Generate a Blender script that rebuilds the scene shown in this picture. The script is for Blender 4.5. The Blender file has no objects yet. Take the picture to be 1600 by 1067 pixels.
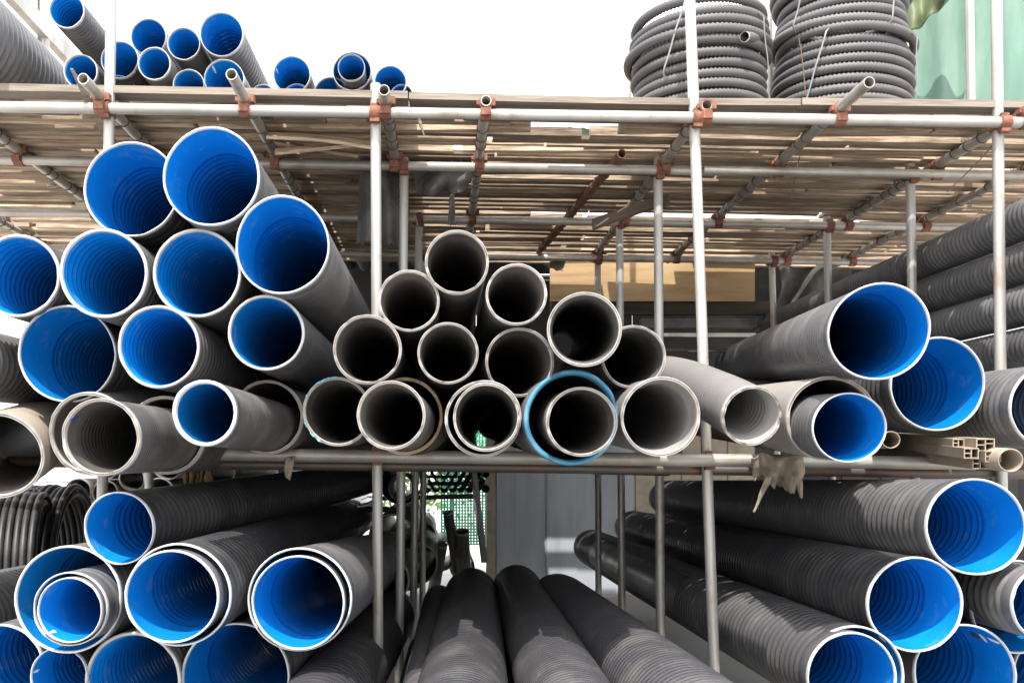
import bpy, bmesh, math, random
import numpy as np
from mathutils import Vector, Matrix
random.seed(7); RNG = np.random.default_rng(7)
SC = bpy.context.scene
COL = SC.collection
R_ = math.radians

# ------------------------------------------------------------------ camera
F = 1470.0; VX, VY = 690.0, 720.0; EYE = 1.5          # focal length and vanishing point in photo pixels (1600 wide)
cam_d = bpy.data.cameras.new('camera'); cam = bpy.data.objects.new('camera', cam_d); COL.objects.link(cam)
cam.location = (0, 0, EYE); cam.rotation_euler = (R_(90), 0, 0)
cam_d.sensor_width = 36; cam_d.lens = F / 1600 * 36
cam_d.shift_x = (800 - VX) / 1600; cam_d.shift_y = (VY - 533.5) / 1600
cam_d.clip_start = 0.05; cam_d.clip_end = 2000
SC.camera = cam
# ------------------------------------------------------------------ sky, sun, exposure
SUN_EL, SUN_AZ = 60.0, 194.0          # azimuth clockwise from +Y
w = bpy.data.worlds.new('World'); SC.world = w; w.use_nodes = True
nt = w.node_tree; bg = nt.nodes['Background']
sky = nt.nodes.new('ShaderNodeTexSky'); sky.sky_type = 'NISHITA'; sky.sun_disc = False
sky.sun_elevation = R_(SUN_EL); sky.sun_rotation = R_(SUN_AZ)
sky.air_density = 1.0; sky.dust_density = 8.0; sky.ozone_density = 0.6
veil = nt.nodes.new('ShaderNodeMix'); veil.data_type = 'RGBA'; veil.inputs[0].default_value = .75      # even bright white haze over the blue
veil.inputs[7].default_value = (10.2, 10.35, 10.6, 1)
nt.links.new(sky.outputs[0], veil.inputs[6]); nt.links.new(veil.outputs[2], bg.inputs[0]); bg.inputs[1].default_value = 0.15
S = Vector((math.sin(R_(SUN_AZ)) * math.cos(R_(SUN_EL)), math.cos(R_(SUN_AZ)) * math.cos(R_(SUN_EL)), math.sin(R_(SUN_EL))))
sun_d = bpy.data.lights.new('sun', 'SUN'); sun_d.energy = 3.7; sun_d.angle = R_(0.6); sun_d.color = (1.0, 0.95, 0.88)
sun = bpy.data.objects.new('sun', sun_d); COL.objects.link(sun); sun.rotation_euler = S.to_track_quat('Z', 'Y').to_euler()
SC.view_settings.view_transform = 'Standard'; SC.view_settings.look = 'None'
SC.view_settings.gamma = 1; SC.view_settings.use_curve_mapping = False
SC.view_settings.exposure = 1.0
SC.cycles.max_bounces = 8; SC.cycles.diffuse_bounces = 2

# ------------------------------------------------------------------ helpers
def at(px, py, d):                     # a photo pixel at a given distance -> world point
    return Vector(((px - VX) / F * d, d, EYE + (VY - py) / F * d))

def lin(c):                            # sRGB 0-255 -> linear
    return tuple(((v / 255) / 12.92 if v / 255 <= .04045 else ((v / 255 + .055) / 1.055) ** 2.4) for v in c)

def material(name, col, rough=.5, metal=0., col2=None, nscale=6., nlo=.45, nhi=.65, stretch=(1, 1, 1), bump=0., bscale=40.,
             rnd=0., spec=.5, col3=None, n3=2.0, n3lo=.55, n3hi=.7, rough2=None, coat=0., bstretch=None):
    m = bpy.data.materials.new(name); m.use_nodes = True
    n = m.node_tree; L = n.links; b = n.nodes['Principled BSDF']
    b.inputs['Roughness'].default_value = rough; b.inputs['Metallic'].default_value = metal
    b.inputs['Specular IOR Level'].default_value = spec
    if coat: b.inputs['Coat Weight'].default_value = coat; b.inputs['Coat Roughness'].default_value = .15
    tc = n.nodes.new('ShaderNodeTexCoord'); mp = n.nodes.new('ShaderNodeMapping'); L.new(tc.outputs['Object'], mp.inputs[0])
    mp.inputs['Scale'].default_value = stretch
    oi = n.nodes.new('ShaderNodeObjectInfo')
    off = n.nodes.new('ShaderNodeVectorMath'); off.operation = 'SCALE'; off.inputs[0].default_value = (37, 51, 23)
    L.new(oi.outputs['Random'], off.inputs['Scale']); L.new(off.outputs[0], mp.inputs['Location'])
    def rgb(c):
        x = n.nodes.new('ShaderNodeRGB'); x.outputs[0].default_value = (*c, 1); return x.outputs[0]
    cur = rgb(col)
    def layer(cur, c, sc, lo, hi, det=6):
        nz = n.nodes.new('ShaderNodeTexNoise'); nz.inputs['Scale'].default_value = sc; nz.inputs['Detail'].default_value = det
        nz.inputs['Roughness'].default_value = .62
        L.new(mp.outputs[0], nz.inputs['Vector'])
        mr = n.nodes.new('ShaderNodeMapRange'); mr.inputs[1].default_value = lo; mr.inputs[2].default_value = hi
        L.new(nz.outputs[0], mr.inputs[0])
        mx = n.nodes.new('ShaderNodeMix'); mx.data_type = 'RGBA'
        L.new(mr.outputs[0], mx.inputs[0]); L.new(cur, mx.inputs[6]); L.new(rgb(c), mx.inputs[7])
        return mx.outputs[2], mr.outputs[0]
    f1 = None
    if col2: cur, f1 = layer(cur, col2, nscale, nlo, nhi)
    if col3: cur, _ = layer(cur, col3, n3, n3lo, n3hi, 8)
    if rnd:
        hs = n.nodes.new('ShaderNodeHueSaturation'); mr = n.nodes.new('ShaderNodeMapRange')
        mr.inputs[3].default_value = 1 - rnd; mr.inputs[4].default_value = 1 + rnd
        L.new(oi.outputs['Random'], mr.inputs[0]); L.new(mr.outputs[0], hs.inputs['Value']); L.new(cur, hs.inputs['Color']); cur = hs.outputs[0]
    L.new(cur, b.inputs['Base Color'])
    if rough2 is not None and f1 is not None:
        mr = n.nodes.new('ShaderNodeMapRange'); mr.inputs[3].default_value = rough; mr.inputs[4].default_value = rough2
        L.new(f1, mr.inputs[0]); L.new(mr.outputs[0], b.inputs['Roughness'])
    if bump:
        mp2 = n.nodes.new('ShaderNodeMapping'); L.new(tc.outputs['Object'], mp2.inputs[0]); mp2.inputs['Scale'].default_value = bstretch or stretch
        nz = n.nodes.new('ShaderNodeTexNoise'); nz.inputs['Scale'].default_value = bscale; nz.inputs['Detail'].default_value = 5
        L.new(mp2.outputs[0], nz.inputs['Vector'])
        bp = n.nodes.new('ShaderNodeBump'); bp.inputs['Strength'].default_value = bump; bp.inputs['Distance'].default_value = .01
        L.new(nz.outputs[0], bp.inputs['Height']); L.new(bp.outputs[0], b.inputs['Normal'])
    return m

M = {}
M['black'] = material('black_plastic', (.095, .095, .101), .36, col2=(.15, .145, .142), nscale=5, nlo=.46, nhi=.75, rough2=.65, rnd=.25, bump=.08, bscale=60,
                      col3=(.24, .21, .18), n3=14, n3lo=.60, n3hi=.82)
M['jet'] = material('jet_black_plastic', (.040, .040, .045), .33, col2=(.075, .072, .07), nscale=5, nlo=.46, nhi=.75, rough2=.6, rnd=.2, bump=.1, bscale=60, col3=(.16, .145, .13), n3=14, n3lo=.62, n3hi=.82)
M['grayshell'] = material('dusty_grey_plastic', (.075, .072, .072), .5, col2=(.17, .155, .14), nscale=4, nlo=.42, nhi=.7, rnd=.25, bump=.1, bscale=50,
                          col3=(.27, .23, .19), n3=11, n3lo=.6, n3hi=.8)
M['dustshell'] = material('tan_dusty_plastic', (.30, .25, .20), .7, col2=(.14, .12, .10), nscale=4, nlo=.5, nhi=.75, bump=.12, bscale=50)
M['paleshell'] = material('cream_plastic', (.27, .25, .235), .5, col2=(.20, .185, .17), nscale=3, nlo=.45, nhi=.75, bump=.05)
M['midshell'] = material('mid_grey_plastic', (.16, .155, .155), .5, col2=(.22, .205, .19), nscale=3, nlo=.45, nhi=.75, bump=.06, bscale=50, rnd=.1)
M['blue'] = material('blue_lining', (.005, .225, .66), .26, col2=(.005, .185, .55), nscale=3, nlo=.4, nhi=.8, bump=.03, bscale=30, rnd=.12, coat=.25,
                     col3=(.16, .30, .48), n3=11, n3lo=.57, n3hi=.86)
M['cyan'] = material('light_blue_lining', (.006, .17, .46), .3, col2=(.006, .13, .36), nscale=3, rnd=.1, coat=.2)
M['grayliner'] = material('grey_lining', (.10, .095, .09), .38, col2=(.16, .14, .12), nscale=4, nlo=.45, nhi=.7, rnd=.3, col3=(.22, .18, .14), n3=7, n3lo=.62, n3hi=.85)
M['paleliner'] = material('pale_grey_lining', (.34, .335, .33), .4, col2=(.25, .23, .2), nscale=4, nlo=.5, nhi=.8)
M['whiterim'] = material('white_cut_edge', (.52, .55, .58), .45, col2=(.36, .35, .33), nscale=7, nlo=.5, nhi=.75, rnd=.1)
M['palerim'] = material('pale_cut_edge', (.46, .45, .43), .5, col2=(.30, .27, .24), nscale=7, nlo=.5, nhi=.75, rnd=.15, bump=.15, bscale=60)
M['grayrim'] = material('grey_cut_edge', (.38, .365, .35), .6, col2=(.27, .24, .21), nscale=5, nlo=.45, nhi=.75, rnd=.2, bump=.15, bscale=60)
M['tanrim'] = material('tan_cut_edge', (.42, .31, .21), .6, col2=(.25, .19, .14), nscale=14, rnd=.1)
M['tealrim'] = material('teal_cut_edge', (.03, .16, .27), .45, col2=(.09, .26, .37), nscale=6, nlo=.5, nhi=.7)
M['film'] = material('light_blue_film', (.16, .42, .58), .4)
M['steel'] = material('galvanised_steel', (.46, .455, .43), .42, .35, col2=(.33, .31, .27), nscale=3, nlo=.45, nhi=.75, rnd=.12, bump=.05,
                      col3=(.30, .19, .10), n3=6, n3lo=.58, n3hi=.76, stretch=(1, 1, .5))
M['steelx'] = material('weathered_steel', (.47, .455, .42), .45, .35, col2=(.30, .27, .23), nscale=4, nlo=.42, nhi=.7, rnd=.15, bump=.06,
                       col3=(.30, .18, .09), n3=5, n3lo=.62, n3hi=.8)
M['darksteel'] = material('dark_steel', (.10, .09, .08), .5, .4, col2=(.16, .09, .06), nscale=5)
M['rust'] = material('rusty_iron', (.245, .10, .062), .8, .1, col2=(.11, .05, .035), nscale=25, nlo=.42, nhi=.66, rnd=.3, bump=.4, bscale=90)
M['orange'] = material('orange_paint', (.75, .20, .06), .6, col2=(.5, .13, .05), nscale=8)
M['rusttube'] = material('rusty_tube', (.22, .105, .065), .75, .1, col2=(.12, .07, .05), nscale=14, bump=.25)
M['wire'] = material('rusty_wire', (.13, .085, .06), .7, .2)
M['wood'] = material('weathered_timber', (.46, .355, .255), .85, col2=(.22, .16, .11), nscale=2.5, nlo=.40, nhi=.62, stretch=(2.2, 26, 26), rnd=.45, bump=.5, bscale=6,
                     bstretch=(1, 22, 22), col3=(.12, .095, .075), n3=1.3, n3lo=.58, n3hi=.72)
M['woodedge'] = material('grey_edge_timber', (.23, .195, .16), .85, col2=(.14, .115, .095), nscale=2.5, stretch=(.9, 14, 14), rnd=.1, bump=.4, bscale=6, bstretch=(1, 22, 22))
M['ply'] = material('pale_plywood', (.46, .32, .17), .7, col2=(.36, .23, .11), nscale=2, stretch=(1, 4, 9), bump=.1, rnd=.05, col3=(.3, .19, .1), n3=3, n3lo=.62, n3hi=.75)
M['darkwood'] = material('dark_timber', (.10, .075, .055), .85, col2=(.06, .045, .035), nscale=3, stretch=(1, 8, 8), rnd=.3)
M['graybeam'] = material('grey_beam', (.22, .22, .2), .7, col2=(.15, .14, .12), nscale=5, rnd=.2)
M['panel'] = material('grey_wall_panel', (.42, .45, .49), .45, col2=(.34, .36, .39), nscale=1.5, stretch=(3, 3, .5), bump=.04, rnd=.05)
M['beige'] = material('beige_frame', (.42, .36, .27), .6, col2=(.3, .25, .18), nscale=4)
M['white'] = material('white_sheet', (.74, .75, .76), .5, col2=(.64, .65, .66), nscale=2, rnd=.04)
M['darkwall'] = material('dark_backdrop_and_roof', (.035, .034, .036), .8, col2=(.06, .055, .05), nscale=2, rnd=.3)  # near-black for the backdrop that stands in for shade, also on the roof
M['net'] = material('green_plastic_net', (.03, .42, .22), .5)
M['tarp'] = material('mint_green_tarpaulin', (.12, .225, .18), .75, col2=(.17, .27, .225), nscale=2.5, stretch=(3, 3, .6), bump=.25, bscale=8, bstretch=(4, 4, .7),
                     col3=(.24, .31, .265), n3=4, n3lo=.62, n3hi=.8)
M['olive'] = material('olive_tarpaulin', (.10, .13, .06), .6, col2=(.15, .18, .09), nscale=3, bump=.2, bscale=9)
M['cloth'] = material('dark_grey_cloth', (.066, .064, .062), .9, col2=(.15, .145, .14), nscale=5, nlo=.4, nhi=.7, bump=.3, bscale=90)
M['rag'] = material('brown_rag', (.26, .22, .17), .9, col2=(.13, .11, .09), nscale=14, bump=.5, bscale=40)
M['straw'] = material('straw_fibre', (.20, .145, .065), .9, col2=(.10, .075, .035), nscale=20)
M['coil'] = material('coil_grey_plastic', (.095, .095, .102), .6, col2=(.12, .116, .112), nscale=4, nlo=.45, nhi=.72, rnd=.15)
M['coilblack'] = material('coil_black_plastic', (.016, .016, .018), .5, col2=(.04, .038, .036), nscale=6)
M['strap'] = material('pale_strap', (.24, .245, .26), .5)
M['cream'] = material('cream_upvc', (.34, .29, .225), .45, col2=(.25, .205, .155), nscale=6, rnd=.1)
M['smear'] = material('blue_paint_smear', (.02, .06, .28), .6)
M['label'] = material('white_mark', (.8, .82, .85), .4)
M['ground'] = material('pale_concrete', (.42, .405, .385), .9, col2=(.33, .32, .305), nscale=.8, nlo=.4, nhi=.7, bump=.2, bscale=8, col3=(.25, .23, .2), n3=3, n3lo=.6, n3hi=.8)
M['leaf'] = material('green_leaf', (.07, .14, .03), .6, rnd=.3)
M['bark'] = material('brown_bark', (.10, .07, .05), .9)

def mesh_obj(name, verts, faces, mat, parent=None, smooth=True, loc=None, mw=None):
    me = bpy.data.meshes.new(name)
    verts = np.asarray(verts, dtype=np.float32)
    me.from_pydata(verts.tolist(), [], faces if isinstance(faces, list) else faces.tolist())
    me.materials.append(mat if not isinstance(mat, str) else M[mat])
    if smooth: me.polygons.foreach_set('use_smooth', np.ones(len(me.polygons), dtype=bool))
    me.update()
    o = bpy.data.objects.new(name, me); COL.objects.link(o)
    if mw is not None: o.matrix_world = mw
    elif loc is not None: o.location = loc
    if parent is not None: o.parent = parent
    return o

def share(name, src, parent=None, mw=None, mat=None):        # another object on the same mesh data
    o = bpy.data.objects.new(name, src.data); COL.objects.link(o)
    if mw is not None: o.matrix_world = mw
    if parent is not None: o.parent = parent
    return o

def tag(o, label=None, cat=None, group=None, kind=None):
    if label: o['label'] = label
    if cat: o['category'] = cat
    if group: o['group'] = group
    if kind: o['kind'] = kind
    return o

def empty(name, mw=None):
    o = bpy.data.objects.new(name, None); o.empty_display_size = .1; COL.objects.link(o)
    if mw is not None: o.matrix_world = mw
    return o

def axis_matrix(P, v):                 # local +Y along v, at P
    y = Vector(v).normalized(); z = Vector((0, 0, 1)); x = y.cross(z).normalized(); z = x.cross(y)
    return Matrix(((x.x, y.x, z.x, P[0]), (x.y, y.y, z.y, P[1]), (x.z, y.z, z.z, P[2]), (0, 0, 0, 1)))

def revolve(prof, n=40, path=None, wob=0., jag=0., jag_rings=(), closed=False):
    """rings of (s, radius) round local Y; path(s) -> (centre, x axis, z axis) bends them"""
    a = np.linspace(0, 2 * math.pi, n, endpoint=False)
    ph = RNG.uniform(0, 6.28)
    ov = 1 + wob * np.cos(2 * a + ph) + .4 * wob * np.cos(3 * a + 2.1 * ph)
    V = np.zeros((len(prof), n, 3))
    jn = RNG.normal(0, 1, n); jn = (jn + np.roll(jn, 1) * .7)
    for i, (s, r) in enumerate(prof):
        ss = s + (jag * jn if i in jag_rings else 0)
        if path is None:
            V[i, :, 0] = r * ov * np.cos(a); V[i, :, 1] = ss; V[i, :, 2] = r * ov * np.sin(a)
        else:
            c, X, Z, Y = path(s)
            V[i] = c + np.outer(r * ov * np.cos(a), X) + np.outer(r * ov * np.sin(a), Z) + np.outer(np.ones(n) * (ss - s), Y)
    k = len(prof)
    i, j = np.meshgrid(np.arange(k if closed else k - 1), np.arange(n), indexing='ij')
    i2 = (i + 1) % k; j2 = (j + 1) % n
    fc = np.stack([i * n + j, i * n + j2, i2 * n + j2, i2 * n + j], -1).reshape(-1, 4)
    return V.reshape(-1, 3), fc

class MB:                              # collects boxes / bars into one mesh
    def __init__(s): s.v = []; s.f = []
    def add(s, v, f):
        k = len(s.v); s.v += [tuple(x) for x in v]; s.f += [tuple(int(i) + k for i in q) for q in f]; return s
    def box(s, c, e, rz=0, mat=None):
        hx, hy, hz = e[0] / 2, e[1] / 2, e[2] / 2
        p = [Vector((x, y, z)) for x in (-hx, hx) for y in (-hy, hy) for z in (-hz, hz)]
        if mat is not None: p = [mat @ q for q in p]
        if rz: p = [Matrix.Rotation(rz, 3, 'Z') @ q for q in p]
        p = [q + Vector(c) for q in p]
        return s.add(p, [(0, 1, 3, 2), (4, 6, 7, 5), (0, 4, 5, 1), (2, 3, 7, 6), (0, 2, 6, 4), (1, 5, 7, 3)])
    def tube(s, P, Q, r, n=10, hollow=True):
        P, Q = Vector(P), Vector(Q); L = (Q - P).length
        pr = [(.1, r * .84), (.0, r * .84), (0, r), (L, r), (L, r * .84), (L - .1, r * .84)] if hollow else [(0, 0.0005), (0, r), (L, r), (L, .0005)]
        v, f = revolve(pr, n); mw = axis_matrix(P, Q - P)
        return s.add([mw @ Vector(x) for x in v], f)
    def build(s, name, mat, parent=None, smooth=False, loc=None):
        return mesh_obj(name, s.v, s.f, mat, parent, smooth, loc)

def shade_auto(o, ang=40):             # sharp edges for tubes and clamps
    me = o.data; me.polygons.foreach_set('use_smooth', np.ones(len(me.polygons), dtype=bool))
    bm = bmesh.new(); bm.from_mesh(me)
    for e in bm.edges:
        if len(e.link_faces) == 2 and e.calc_face_angle(0) > R_(ang): e.smooth = False
    bm.to_mesh(me); bm.free(); return o

def set_parent(o, p):                  # keep the world transform
    o.parent = p; o.matrix_parent_inverse = p.matrix_world.inverted()
# key, cx, cy, r(px), d(m), vp, L, kind, group, opts, label
V=(690,700)
T=[
# ---- upper shelf, stack of blue-lined pipes
('u1',205,296,74,3.7,V,6,'bell','U',{},'large blue-lined pipe in the topmost row, partly behind the highest pipe mouth'),
('u2',330,276,76,3.5,V,6,'bell','U',{'wob':.014},'large blue-lined corrugated pipe with the highest mouth on the middle shelf'),
('u3',441,383,75,3.41,V,6,'bell','U',{'mark':(389,360),'wob':.026},'large blue-lined pipe with white mark inside, next to bright front pole'),
('u4',28,431,66,3.72,V,6,'rib','U',{},'blue ribbed pipe cut by the picture edge, second row of the big stack'),
('u5',162,427,70,3.57,V,6,'rib','U',{},'blue ribbed pipe directly below the two topmost blue mouths, second from picture edge'),
('u6',308,427,70,3.6,V,6,'rib','U',{},'dark blue ribbed pipe directly under the highest blue pipe mouth'),
('u7',105,553,76,3.77,V,6,'bell','U',{},'blue-lined pipe with wide smooth socket above the dusty tilted grey pipe'),
('u8',248,542,65,3.52,V,6,'rib','U',{},'blue ribbed pipe in third row, above the small pale-rimmed blue pipe'),
('u9',416,520,60,3.54,V,6,'rib','U',{},'narrow blue ribbed pipe in third row beside the grey pipe pyramid'),
('u0',-150,548,66,3.37,V,6,'rib','U',{},'dark corrugated pipe running behind the stack at the picture edge'),
('u10',320,645,52,3.15,(700,700),3.2,'smooth','U',{},'pale-rimmed pipe with smooth blue lining pushed out of a wider dark pipe'),
('u16',417,652,58,4.0,(700,700),4,'gray','U',{'in':'u10'},'wide dark pipe on the shelf rail holding the pale-rimmed blue pipe'),
('u11',158,683,61,3.06,(690,705),3.2,'gray','U',{'smear':1},'dusty grey pipe with blue smear on its lip, bottom row'),
('u15',258,680,62,3.73,(690,705),4,'gray','U',{'in':'u11'},'brown-edged pipe lying on the rail around the blue-smeared grey pipe'),
('u12',141,678,65,3.72,V,5,'gray','U',{},'grey pipe with teal inside, half hidden behind the blue-smeared grey pipe'),
('u13',-4,712,68,3.55,(330,590),3.2,'gray','U',{'dust':1},'dusty tilted grey pipe with tan ribbed back at the picture edge'),
# ---- grey pyramid
('g17',527,643,54,3.66,V,5,'gray','G',{'film':1},'brown-grey pipe with torn light blue film round its lip'),
('g18',574,546,54,3.42,V,6,'gray','G',{},'grey pipe in middle row, nearest the blue stack'),
('g19',639,470,48,3.45,V,6,'gray','G',{},'grey pipe in second row, just beside the bright front pole'),
('g20',714,410,50,3.43,V,6,'gray','G',{},'grey pipe at the very top of the grey pyramid'),
('g21',807,460,48,3.45,V,6,'gray','G',{},'grey pipe down-slope from the pyramid top, in second row'),
('g22',700,552,48,3.42,V,6,'gray','G',{},'grey pipe in the middle of the pyramid under its top pipe'),
('g23',812,566,54,3.48,V,6,'gray','G',{},'grey pipe in middle row above the large teal-rimmed pipe'),
('g24',913,515,58,2.99,(850,560),5,'gray','G',{},'wide chipped grey pipe turned sideways, with a round hole at its far end'),
('g25',990,558,50,3.45,(760,640),5,'gray','G',{},'grey pipe jutting beside the wide chipped one, above the thick pale pipe'),
('g26',611,649,54,3.14,V,4,'gray','G',{},'grey pipe slid into a tan-edged pipe, bottom row above the pole clamp'),
('g26o',632,650,60,3.6,V,4,'gray','G',{'in':'g26','tan':1},'tan-edged pipe sheathing a grey pipe in the bottom row'),
('g27',760,652,53,3.25,V,6,'gray','G',{},'grey pipe in bottom row through which green netting shows'),
('g27o',755,654,60,3.36,V,6,'gray','G',{'in':'g27'},'dark wide pipe wrapped round the pipe that shows green netting'),
('g28',909,659,55,3.12,V,4,'gray','G',{},'white-edged grey pipe inside the large teal-rimmed pipe'),
('g28o',893,653,74,3.2,V,6,'teal','G',{'in':'g28'},'large teal-rimmed pipe at the bottom of the grey pyramid'),
('g29',1032,651,62,3.27,(760,680),5,'gray','G',{'pale':1},'pale double-walled grey pipe on the rail between teal-rimmed and bent pipes'),
('g30',1175,650,47,3.25,None,0,'gray','G',{'path':[(1175,650,3.25),(1122,622,3.6),(1062,596,4.15),(1010,585,5.0),(965,590,6.2)]},'bent pale grey pipe curving down to the rail'),
# ---- upper right
('r31',1373,518,75,3.04,(1021,593),6,'bell','R',{},'large blue-lined corrugated pipe on top, angled out beside the bent grey pipe'),
('r32',1465,600,73,3.86,(760,690),6,'bell','R',{},'blue-lined pipe tucked under the angled blue pipe on the shelf'),
('r33',1327,668,55,3.15,(800,690),2.0,'bellS','R',{},'small blue-lined pipe sliding out of a cream pipe'),
('r33o',1298,654,67,3.45,(740,690),4.0,'pale','R',{'in':'r33'},'cream-coloured wide pipe holding a small blue-lined pipe'),
('r34',1650,635,68,3.64,(850,690),5,'bell','R',{'nest':1},'corrugated pipe at the picture edge above the beige plastic profiles'),
# ---- lower left
('l36',186,825,57,3.41,(860,690),6,'bell','L',{},'blue-lined pipe lying uppermost in the lower stack, its body reaching far back'),
('l37',106,936,84,3.42,(740,745),5,'bell','L',{},'widest blue pipe low in the stack, two smaller pipes nested inside'),
('l37i',110,951,58,3.3,(740,745),2.5,'bell','L',{'in2':'l37'},'dark pipe nested inside the widest blue pipe, holding a smaller one'),
('l37j',109,953,51,3.26,(740,745),2.2,'bellS','L',{'in2':'l37i','mark':(85,980)},'innermost small blue pipe with white mark, nested in two others'),
('l38o',279,929,81,3.18,(720,735),6,'bell','L',{},'large outer corrugated pipe below the uppermost one, wrapped round a blue pipe'),
('l38',268,932,73,3.12,(720,735),5,'bell','L',{'in2':'l38o'},'blue pipe closely nested in the large ribbed pipe under the uppermost one'),
('l39o',468,936,81,3.37,(735,800),3.5,'bell','L',{},'short wide pipe beside the lower front pole, sheathing a blue pipe'),
('l39',466,941,73,3.32,(735,800),3.2,'bell','L',{'in2':'l39o'},'blue pipe nested in the short wide pipe by the lower pole'),
('l40',2,1043,67,3.58,(720,760),5,'bell','L',{},'blue pipe in the bottom corner of the picture'),
('l41',92,1056,45,3.47,(720,760),5,'bell','L',{'mark':(66,1053)},'small blue pipe at the bottom beneath the nested trio'),
('l42',208,1062,76,3.48,(720,760),5,'rib','L',{},'tan-rimmed dark blue pipe at the bottom beneath the large ribbed pair'),
('l43',368,1058,85,3.5,(720,760),5,'bell','L',{},'wide dark blue pipe at the bottom, beneath the short wide pair'),
('l44',455,1180,85,2.9,(760,745),3,'rib','L',{},'scuffed black corrugated pipe leaning up from the bottom by the pole'),
('l0',-110,985,75,3.66,(720,760),5,'rib','L',{},'black corrugated pipe poking in low at the picture edge'),
# ---- lower right
('q1',1525,823,76,3.4,(765,752),6,'bell','Q',{},'large blue-lined pipe highest in the lower stack, its rim touching the picture edge'),
('q2',1430,944,74,3.42,(732,755),6,'bell','Q',{},'blue-lined pipe in the middle of the lower stack, sunlit patch behind its mouth'),
('q3o',1335,1056,78,3.39,(690,740),6,'bell','Q',{},'large corrugated pipe at the bottom, sheathing a blue pipe'),
('q3',1331,1058,70,3.33,(690,740),5,'bell','Q',{'in2':'q3o'},'blue pipe nested in the large corrugated pipe at the bottom'),
('q4',1508,1053,78,3.5,(765,752),6,'bell','Q',{'mark':(1555,1010)},'blue-lined pipe with white mark, lowest beside the sheathed pipe'),
('q5o',1590,948,72,3.61,(765,752),5,'bell','Q',{},'grey pipe cut by the picture edge, with another sliding out of it'),
('q5',1640,945,58,3.3,(765,752),2,'bell','Q',{'in2':'q5o'},'sunlit corrugated pipe sliding out towards the picture edge'),
('q6',1650,1055,66,3.69,(765,752),5,'bell','Q',{},'dark pipe peeping in at the very bottom corner'),
]
# ------------------------------------------------------------------ ground
g = mesh_obj('ground', [(-300, -150, 0), (300, -150, 0), (300, 600, 0), (-300, 600, 0)], [(0, 1, 2, 3)], 'ground', smooth=False)
tag(g, 'pale dusty concrete yard', kind='structure')

# ------------------------------------------------------------------ scaffold rack
TILT = -.0155
def lz(X): return 3.035 + TILT * (X + .26)          # ledger height under the deck
scaf = empty('scaffold_rack', Matrix.Translation((0, 4.2, 0)))
tag(scaf, 'galvanised tube scaffold with rusty clamps carrying the plank deck and the pipe shelf', 'scaffold')
SR = .0238
def stube(name, P, Q, r=SR, mat='steel', n=14):
    o = MB().tube(P, Q, r, n).build(name, mat); shade_auto(o); set_parent(o, scaf); return o
def pole(xt, yt, xb, yb, d, ztop, z0=0., mat='steel'):
    A, B = at(xt, yt, d), at(xb, yb, d)
    dx = (A.x - B.x) / (A.z - B.z)
    return stube('pole', (B.x + dx * (z0 - B.z), d, z0), (B.x + dx * (ztop - B.z), d, ztop), mat=mat), (lambda z: B.x + dx * (z - B.z))
D1, D2, D3, D4 = 4.2, 4.95, 6.02, 7.08
POLES = []
SPLIT = {(587, D1): 2.04, (632, D2): 2.3, (655, D3): 2.3, (664, D4): 2.3, (229, D2): None, (366, D3): None, (392, D4): None, (174, D1): 2.86, (934, D4): 2.35, (968, D3): 2.3, (1028, D2): 2.12}
for (xt, yt, xb, yb, d, zt) in [
    (174, 0, 160, 760, D1, 4.6), (587, 190, 591, 1067, D1, 3.18), (1078, 0, 1117, 1067, D1, 4.6), (1557, 0, 1563, 560, D1, 4.6),
    (632, 235, 626, 800, D2, 3.09), (1028, 240, 1032, 990, D2, 3.11), (1422, 270, 1425, 450, D2, 3.06), (229, 245, 233, 745, D2, 3.06),
    (655, 340, 648, 800, D3, 3.08), (968, 345, 972, 1000, D3, 3.1), (1292, 350, 1294, 450, D3, 3.06), (366, 400, 366, 740, D3, 3.06),
    (664, 400, 661, 800, D4, 3.06), (934, 405, 935, 900, D4, 3.08), (1206, 408, 1208, 480, D4, 3.06), (392, 400, 392, 740, D4, 3.06), (1181, 410, 1181, 480, 7.5, 3.03),
    (68, 0, 72, 95, 5.6, 5.0), (1515, 0, 1517, 160, 5.3, 5.0), (1411, 0, 1413, 160, 5.9, 5.2), (1200, 0, 1203, 160, 5.6, 5.0), (1171, 0, 1171, 60, 7.0, 5.6),
    (980, 0, 981, 160, 6.6, 5.4), (398, 0, 398, 140, 9.0, 7), (658, 0, 658, 140, 6.2, 5.6), (668, 0, 668, 140, 7.2, 4.7), (440, 0, 440, 90, 8.2, 5.05)]:
    z0 = 0.
    if d not in (D1, D2, D3, D4, 7.5): z0 = 3.13
    if (xt, d) in SPLIT:                                   # the stacked pipes lie across this line of poles
        pole(xt, yt, xb, yb, d, 1.50, 0.); z0 = SPLIT[(xt, d)]
        if z0 is None: continue
    o, fx = pole(xt, yt, xb, yb, d, zt, z0)
    POLES.append((d, fx))
def ledger(d, x0, x1, mat='steelx', yofs=-.049):
    return stube('ledger', (x0, d + yofs, lz(x0)), (x1, d + yofs, lz(x1)), mat=mat)
ledger(D1, -3.2, 4.2, 'steel')
for d in (D2, D3, D4): ledger(d, -4.2, 5.0)
stube('ledger', (1.35, D2 - .10, lz(1.35) - .012), (3.6, D2 - .10, lz(3.6) - .012), .021, 'steelx')
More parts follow.
